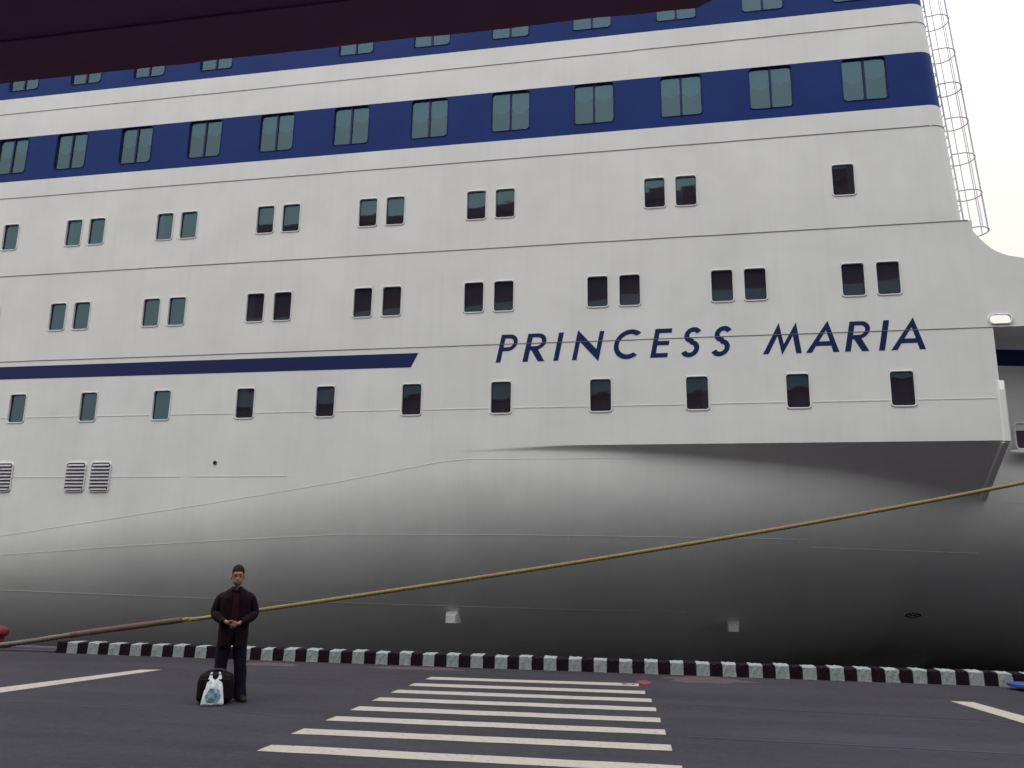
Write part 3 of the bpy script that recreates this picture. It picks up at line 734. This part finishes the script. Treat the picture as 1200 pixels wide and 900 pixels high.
# fingers: the right hand lies over the left, both curl round each other
for j, (dz, ln) in enumerate(((.030, .90), (.012, 1.0), (-.007, .95), (-.025, .78))):
    b = Vector((-.035, -.212, 1.035+dz*.8)); m1 = b+Vector((.040*ln, -.012, -.006+dz*.15)); m2_ = m1+Vector((.026*ln, .010, -.012)); m3 = m2_+Vector((.010*ln, .020, -.008))
    chains.append({'v': {0: (tuple(b), .0095), 1: (tuple(m1), .009), 2: (tuple(m2_), .0085), 3: (tuple(m3), .0075)}, 'e': [(0, 1), (1, 2), (2, 3)], 'root': 0})
    b = Vector((.010, -.188, 1.012+dz*.75)); m1 = b+Vector((-.035*ln, -.004, -.014)); m2_ = m1+Vector((-.022*ln, .014, -.008)); m3 = m2_+Vector((-.006, .02, -.002))
    chains.append({'v': {0: (tuple(b), .0095), 1: (tuple(m1), .009), 2: (tuple(m2_), .0085), 3: (tuple(m3), .0075)}, 'e': [(0, 1), (1, 2), (2, 3)], 'root': 0})
for b, q, e in (((-.075, -.205, 1.052), (-.045, -.225, 1.068), (-.012, -.228, 1.064)), ((.045, -.185, 1.032), (.022, -.208, 1.055), (-.004, -.222, 1.052))):
    chains.append({'v': {0: (b, .0115), 1: (q, .0105), 2: (e, .0085)}, 'e': [(0, 1), (1, 2)], 'root': 0})
body_me = skin_mesh('body', chains, SKIN, man)
# head: rings shaped front and back, with brow, nose, chin and ears, joined to the body mesh
HC = (0, -.03)
HP = [(1.532, .020, -.045, -.070), (1.540, .040, -.030, -.098), (1.555, .054, .02, -.112), (1.575, .062, .055, -.112), (1.595, .067, .07, -.108), (1.617, .071, .078, -.106), (1.64, .0745, .083, -.104),
      (1.662, .0765, .087, -.100), (1.682, .077, .089, -.107), (1.705, .077, .088, -.104), (1.728, .072, .080, -.093), (1.748, .058, .062, -.070), (1.760, .036, .038, -.04), (1.764, .010, .010, -.012)]
def head_ring(z, hw, bk, fr, k=1., dz=0, n=28):
    pts = []
    for j in range(n):
        a = 2*pi*j/n; cx, sy = cos(a), sin(a)
        y = (bk if sy > 0 else -fr)*abs(sy)**.92*(1 if sy > 0 else -1)
        x = hw*cx*(1-.10*max(0, -sy)**2)
        if sy < -.9 and 1.60 < z < 1.66: y -= .024*max(0, 1-abs(z-1.618)/.045)*((-sy-.9)/.1)
        if sy < -.7 and .25 < abs(cx) < .62 and 1.645 < z < 1.675: y += .007
        pts.append((x*k, y*k+HC[1], z+dz))
    return pts
g = MB(); g.rings([head_ring(*r) for r in HP], True, True, True)
for s in (-1, 1):
    g.rings([[(s*(.076+.016*t), -.015+r*cos(2*pi*k/10)*.55, 1.64+r*sin(2*pi*k/10)) for k in range(10)] for t, r in ((0, .028), (.6, .034), (1, .026))], True, True, True)
hm = g.mesh('head', SKIN, True)
bm = bmesh.new(); bm.from_mesh(body_me); bm.from_mesh(hm); body_me2 = bpy.data.meshes.new('body'); bm.to_mesh(body_me2); bm.free(); body_me2.materials.append(SKIN)
for p in body_me2.polygons: p.use_smooth = True
link('body', body_me2, man)
# hair cap with an uneven top and hairline
g = MB(); n = 40; loops = []
for i in range(12):
    t = i/11; lp = []
    for j in range(n):
        a = 2*pi*j/n; sy = sin(a)
        zb = 1.728 if sy < -.35 else 1.67 if sy < .1 else 1.58
        if sy < -.35: zb -= .05*(1-min(1, (-sy-.35)/.35))
        zb += .007*mnoise.noise(Vector((a*4.1, 2.2, 0)))
        z = zb+(1.772-zb)*t; prof = [lerp_tab([(q[0]+.012, q[c]) for q in HP], z) for c in (1, 2, 3)]
        nz_ = mnoise.noise(Vector((cos(a)*3, sy*3, z*25)))
        gr = (.0005+.0065*min(1, t*1.6))+.004*nz_*t
        x = (prof[0]+gr)*cos(a); y = ((prof[1]+gr) if sy > 0 else (-prof[2]+gr))*(abs(sy)**.92)*(1 if sy > 0 else -1)
        lp.append((x, y+HC[1], z+.016*t*(1+1.8*mnoise.noise(Vector((x*38, y*38, 2))))+(.010*t if sy < 0 else 0)))
    loops.append(lp)
top = loops[-1]; tx = sum(p[0] for p in top)/n; ty = sum(p[1] for p in top)/n
for k_, dz in ((.72, .006), (.40, .012), (.1, .014)): loops.append([(tx+(p[0]-tx)*k_-.006*(1-k_), ty+(p[1]-ty)*k_-.010*(1-k_), p[2]+dz+.004*mnoise.noise(Vector((p[0]*60, p[1]*60, k_)))) for p in top])
g.rings(loops, True, False, True); g.build('hair', HAIR, man, smooth=True)
g = MB(); 
for z0, z1 in ((1.534, 1.588),):
    loops = []
    for i in range(5):
        z = z0+(z1-z0)*i/4; hwz, fr = lerp_tab([(q[0], q[1]) for q in HP], z), lerp_tab([(q[0], q[3]) for q in HP], z)
        loops.append([((hwz+.003)*cos(a)*(1-.1*sin(a)**2), (fr-.003)*abs(sin(a))**.92+HC[1], z) for a in [radians(-160+140*k/14) for k in range(15)]])
    g.rings(loops, False)
g.build('beard', STUBBLE, man, smooth=True)
g = MB(); g.tube([(-.024, -.131, 1.584), (0, -.139, 1.585), (.024, -.131, 1.584)], [.002, .0045, .002], 6); g.build('mouth', LIPS, man)
for s in (-1, 1):
    g = MB(); g.rings([[(s*.031+r*cos(2*pi*k/10), y, 1.655+r*.6*sin(2*pi*k/10)) for k in range(10)] for r, y in ((.013, -.118), (.010, -.1245), (.004, -.1265))], True, False, True); g.build('eye', EYEM, man)
    g = MB(); g.tube([(s*.012, -.134, 1.678), (s*.032, -.132, 1.683), (s*.052, -.118, 1.677)], .0042, 5); g.build('eyebrow', HAIR, man)
g = MB()
for s in (-1, 1):
    g.tube([(s*.033+x, -.140+.012*abs(x)/.024*(1 if x*s > 0 else 0), 1.654+z) for x, z in rrect(.024, .015, .008)+[rrect(.024, .015, .008)[0]]], .0018, 5)
    g.tube([(s*.057, -.130, 1.66), (s*.078, -.05, 1.658), (s*.080, .0, 1.652)], .0018, 5)
g.tube([(-.009, -.142, 1.658), (.009, -.142, 1.658)], .0018, 5); g.build('spectacles', SPECT, man)
# clothes ----------------------------------------------------------
def ell(z, a, b, cy, gap=None, n=36, dx=0, wr=0.):
    """horizontal ring; gap = half opening at the front (metres)"""
    pts = []
    a0 = 0 if gap is None else math.asin(min(.95, gap/a))
    for k in range(n if gap is None else n+1):
        t = -pi/2+a0+(2*pi-2*a0)*k/n; c_, s2 = cos(t), sin(t)
        q = 1+wr*mnoise.noise(Vector((c_*2.5, s2*2.5, z*7)))
        pts.append((dx+a*q*(abs(c_)**.85)*(1 if c_ > 0 else -1), cy+b*q*(abs(s2)**.85)*(1 if s2 > 0 else -1), z))
    return pts
JK = [(.71, .186, .130, .0, .030), (.78, .188, .132, .0, .020), (.90, .188, .132, .0, .012), (.99, .188, .132, .01, .020), (1.06, .198, .135, .01, .048), (1.16, .203, .138, .015, .055), (1.27, .212, .140, .02, .052), (1.36, .212, .132, .02, .050), (1.405, .192, .112, .02, .050), (1.445, .150, .095, .022, .050), (1.478, .105, .080, .022, .048), (1.492, .078, .074, .02, .044)]
def finish(o, thick=.012, sub=1):
    md = o.modifiers.new('thickness', 'SOLIDIFY'); md.thickness = thick; md.offset = 0
    md = o.modifiers.new('sub', 'SUBSURF'); md.levels = md.render_levels = sub
def densify(tab, n):
    out = []
    for p, q in zip(tab, tab[1:]):
        for k in range(n): out.append(tuple(a+(b-a)*k/n for a, b in zip(p, q)))
    out.append(tab[-1]); return out
g = MB(); g.rings([ell(z, a, b, cy, gp, wr=.085) for z, a, b, cy, gp in densify(JK, 3)], False)
SL_ = {s: [Vector((s*.120, .02, 1.405)), Vector((s*.188, .022, 1.365)), Vector((s*.228, .028, 1.27)), Vector((s*.258, .035, 1.165)), Vector((s*.228, -.03, 1.115)), Vector((s*.175, -.095, 1.075)), Vector((s*.115+(-.01 if s < 0 else -.02), -.155, 1.045))] for s in (-1, 1)}
jo = g.build('jacket', JACKET, man, smooth=True); finish(jo)
for s in (-1, 1):
    g = MB(); pts = spline(SL_[s], .02); n = len(pts)
    rad = [lerp_tab([(0, .045), (.15, .068), (.3, .070), (.5, .062), (.62, .064), (.8, .054), (1, .045)], k/(n-1))*(1+.07*mnoise.noise(Vector((k*.35, s*5, 0)))) for k in range(n)]
    g.tube(pts, rad, 16, caps=False); o = g.build('sleeve', JACKET, man, smooth=True); finish(o, .008)
g = MB()                                                 # turned-down collar and lapels
for s in (-1, 1):
    g.rings([[(s*.052, -.118, 1.30), (s*.070, -.128, 1.30), (s*.078, -.126, 1.31)], [(s*.050, -.112, 1.38), (s*.085, -.124, 1.375), (s*.098, -.112, 1.385)],
             [(s*.050, -.085, 1.445), (s*.088, -.098, 1.43), (s*.105, -.075, 1.44)], [(s*.060, -.045, 1.50), (s*.088, -.055, 1.485), (s*.110, -.03, 1.462)], [(s*.066, .03, 1.515), (s*.085, .03, 1.50), (s*.112, .03, 1.466)], [(s*.03, .085, 1.52), (s*.035, .103, 1.505), (s*.05, .125, 1.462)], [(0, .095, 1.522), (0, .113, 1.507), (0, .132, 1.462)]], False)
o = g.build('collar', JACKET, man, smooth=True); finish(o, .012)
vneck = lambda ps: [(x, y, z-(.055*max(0, (z-1.42)/.09)*max(0, 1-abs(x)/.05) if y < 0 else 0)) for x, y, z in ps]
g = MB(); SH = [(.98, .185, .122, .01), (1.16, .188, .124, .015), (1.30, .190, .124, .02), (1.40, .17, .100, .02), (1.45, .12, .080, .02), (1.48, .075, .068, .018), (1.51, .060, .062, .012)]
g.rings([vneck(ell(z, a, b, cy, wr=.03)) for z, a, b, cy in densify(SH, 3)]); g.build('shirt', SHIRT, man, smooth=True)
g = MB()
for s in (-1, 1): g.rings([[(s*.014, -.070, 1.452), (s*.024, -.080, 1.446), (s*.054, -.066, 1.456)], [(s*.022, -.058, 1.515), (s*.03, -.066, 1.505), (s*.062, -.04, 1.495)], [(s*.058, -.01, 1.53), (s*.064, -.012, 1.52), (s*.075, -.005, 1.505)]], False)
o = g.build('shirt_collar', SHIRT, man, smooth=True); finish(o, .006)
g = MB()                                                  # trousers: hips and two legs that break over the shoes
g.rings([ell(z, a, b, .015, wr=.03) for z, a, b in densify([(1.02, .165, .115), (.94, .182, .125), (.86, .188, .128), (.80, .182, .122)], 3)], True, False, True)
for s in (-1, 1):
    L = densify([(.86, .098, .112, .090, .015), (.74, .096, .106, .103, .012), (.60, .090, .096, .116, .005), (.48, .084, .090, .124, .0), (.34, .082, .090, .138, .012), (.20, .082, .092, .148, .018), (.10, .086, .100, .153, .012), (.028, .088, .112, .155, .008)], 4)
    g.rings([ell(z, a, b, cy, n=18, dx=s*cx, wr=.14 if z > .25 else .20) for z, a, b, cx, cy in L], True, True, False)
o = g.build('trousers', JEANS, man, smooth=True)
for s in (-1, 1):
    o = empty('shoe', (0, 0, 0)); bpy.data.objects.remove(o)
    g = MB(); sec = [(.11, .03, .045, .045), (.07, .040, .080, .055), (.02, .042, .10, .06), (-.05, .046, .088, .05), (-.12, .052, .062, .035), (-.17, .047, .045, .025), (-.205, .025, .030, .015)]
    loops = []
    for y, hw, h, _ in sec: loops.append([(hw*cos(t)*(1 if True else 0), y, .018+max(0, h*(abs(sin(t))**.8)*(1 if sin(t) > 0 else 0))) for t in [2*pi*k/16 for k in range(16)]])
    g.rings(loops, True, True, True); sh = g.build('shoe', SHOEM, man, smooth=True, loc=(s*.155, -.02, 0)); sh.rotation_euler = (0, 0, s*.30)
    g = MB(); ol = [(.034*c, .10+.0*c) for c in ()] ; pts = [(.026, .105), (.042, .05), (.043, -.03), (.052, -.12), (.044, -.18), (.0, -.208), (-.044, -.18), (-.050, -.12), (-.040, -.03), (-.040, .05), (-.026, .105)]
    g.rings([[(x, y, .001) for x, y in pts], [(x, y, .021) for x, y in pts]], True, True, True); so_ = g.build('sole', SOLE, sh)

# ================================================================== BAGS
bag = empty('travel_bag', (-5.545, 10.86, 0), radians(24)); tag(bag, 'black soft travel bag standing on the road beside the man', 'bag')
g = MB(); loops = []
for i in range(13):
    t = i/12; z = .015+.355*t
    kx = (1-.9*max(0, t-.72)**1.5)*(1-.25*max(0, .12-t)/.12); 
    loops.append([(x*kx*(1+.02*mnoise.noise(Vector((x*9, y*9, z*9)))), y*(1-.6*max(0, t-.6)**1.5)*(1+.06*mnoise.noise(Vector((x*8, 3, z*10)))), z+(.012*mnoise.noise(Vector((x*8, y*8, 1))) if t > .5 else 0)) for x, y in rrect(.235, .125, .075, 5)])
top = loops[-1]; cx = sum(p[0] for p in top)/len(top)
for k_, dz in ((.8, .022), (.5, .036), (.1, .042)): loops.append([(p[0]*k_, p[1]*k_, p[2]+dz) for p in top])
g.rings(loops, True, True, True); o = g.build('body', BAGM, bag, smooth=True)
g = MB(); g.rings([[(x*.72, y, .06+.27*(z+.5)) for x, y, z in ((-.26, -.122, -.45), (-.27, -.122, .5), (.27, -.122, .5), (.26, -.122, -.45))], [(x*.70, y, .065+.26*(z+.5)) for x, y, z in ((-.26, -.150, -.45), (-.27, -.145, .48), (.27, -.145, .48), (.26, -.150, -.45))]], True, False, True); g.build('front_pocket', BAGM, bag)
for y in (-.05, .05):
    g = MB(); g.tube([(-.13, y, .385), (-.11, y, .418), (-.05, y*.7, .435), (.05, y*.7, .434), (.11, y, .416), (.13, y, .385)], .011, 8); g.build('handle', BAGTR, bag, smooth=True)
g = MB(); g.tube([(-.17, -.098, .36), (0, -.10, .375), (.17, -.098, .36)], .006, 6); g.build('zip', BAGTR, bag)
pb = empty('carrier_bag', (-5.475, 10.665, 0), radians(25)); tag(pb, 'white plastic carrier bag with blue print leaning on the black travel bag', 'plastic bag')
def pbs(x, t, side):
    bul = .075*sin(pi*min(1, t*.9+.1))**.7*(1-(x)**2*.8); z = .012+.365*t
    wdt = .145*(1-.50*t**1.3); return (x*wdt+.012*t+.009*mnoise.noise(Vector((x*4, t*6, side))), -side*bul*.5*(1+.55*mnoise.noise(Vector((x*3.6, t*6, side*2))))+.115*t-.02, z+.006*mnoise.noise(Vector((x*5, t*3, 7)))*t)
g = MB(); NXp = 18
def topcut(x): return 1-.16*max(0, 1-(x/.62)**2)
loops = []
for i in range(17):
    lp = [pbs(-1+2*k/NXp, i/16*topcut(-1+2*k/NXp), 1) for k in range(NXp+1)]+[pbs(1-2*k/NXp, i/16*topcut(1-2*k/NXp), -1) for k in range(1, NXp)]
    loops.append(lp)
g.rings(loops, True, True, False); o = g.build('sack', PLASTIC, pb, smooth=True)
g = MB(); loops = []
for i in range(9):
    t = .09+.47*i/8
    lp = []
    for k in range(13):
        x = (-.74+1.46*k/12)*(1-.45*(abs(i-4)/4)**2.2-.16*mnoise.noise(Vector((i*1.7, 3*(k > 6), 1)))); p = pbs(x, t, 1); lp.append((p[0], p[1]-.004, p[2]))
    loops.append(lp)
g.rings(loops, False); g.build('printed_picture', PRINT, pb, smooth=True)
for s in (-1, 1):
    g = MB(); p = pbs(s*.8, 1*topcut(s*.8), 1); q = (p[0]*.78, p[1]+.02, p[2]); g.tube([(p[0], p[1]+.01, p[2]-.012), ((p[0]+q[0])/2, p[1]+.012, p[2]+.028), (q[0], q[1]+.012, p[2]+.018)], [.018, .010, .014], 7); g.build('handle_loop', PLASTIC, pb, smooth=True)
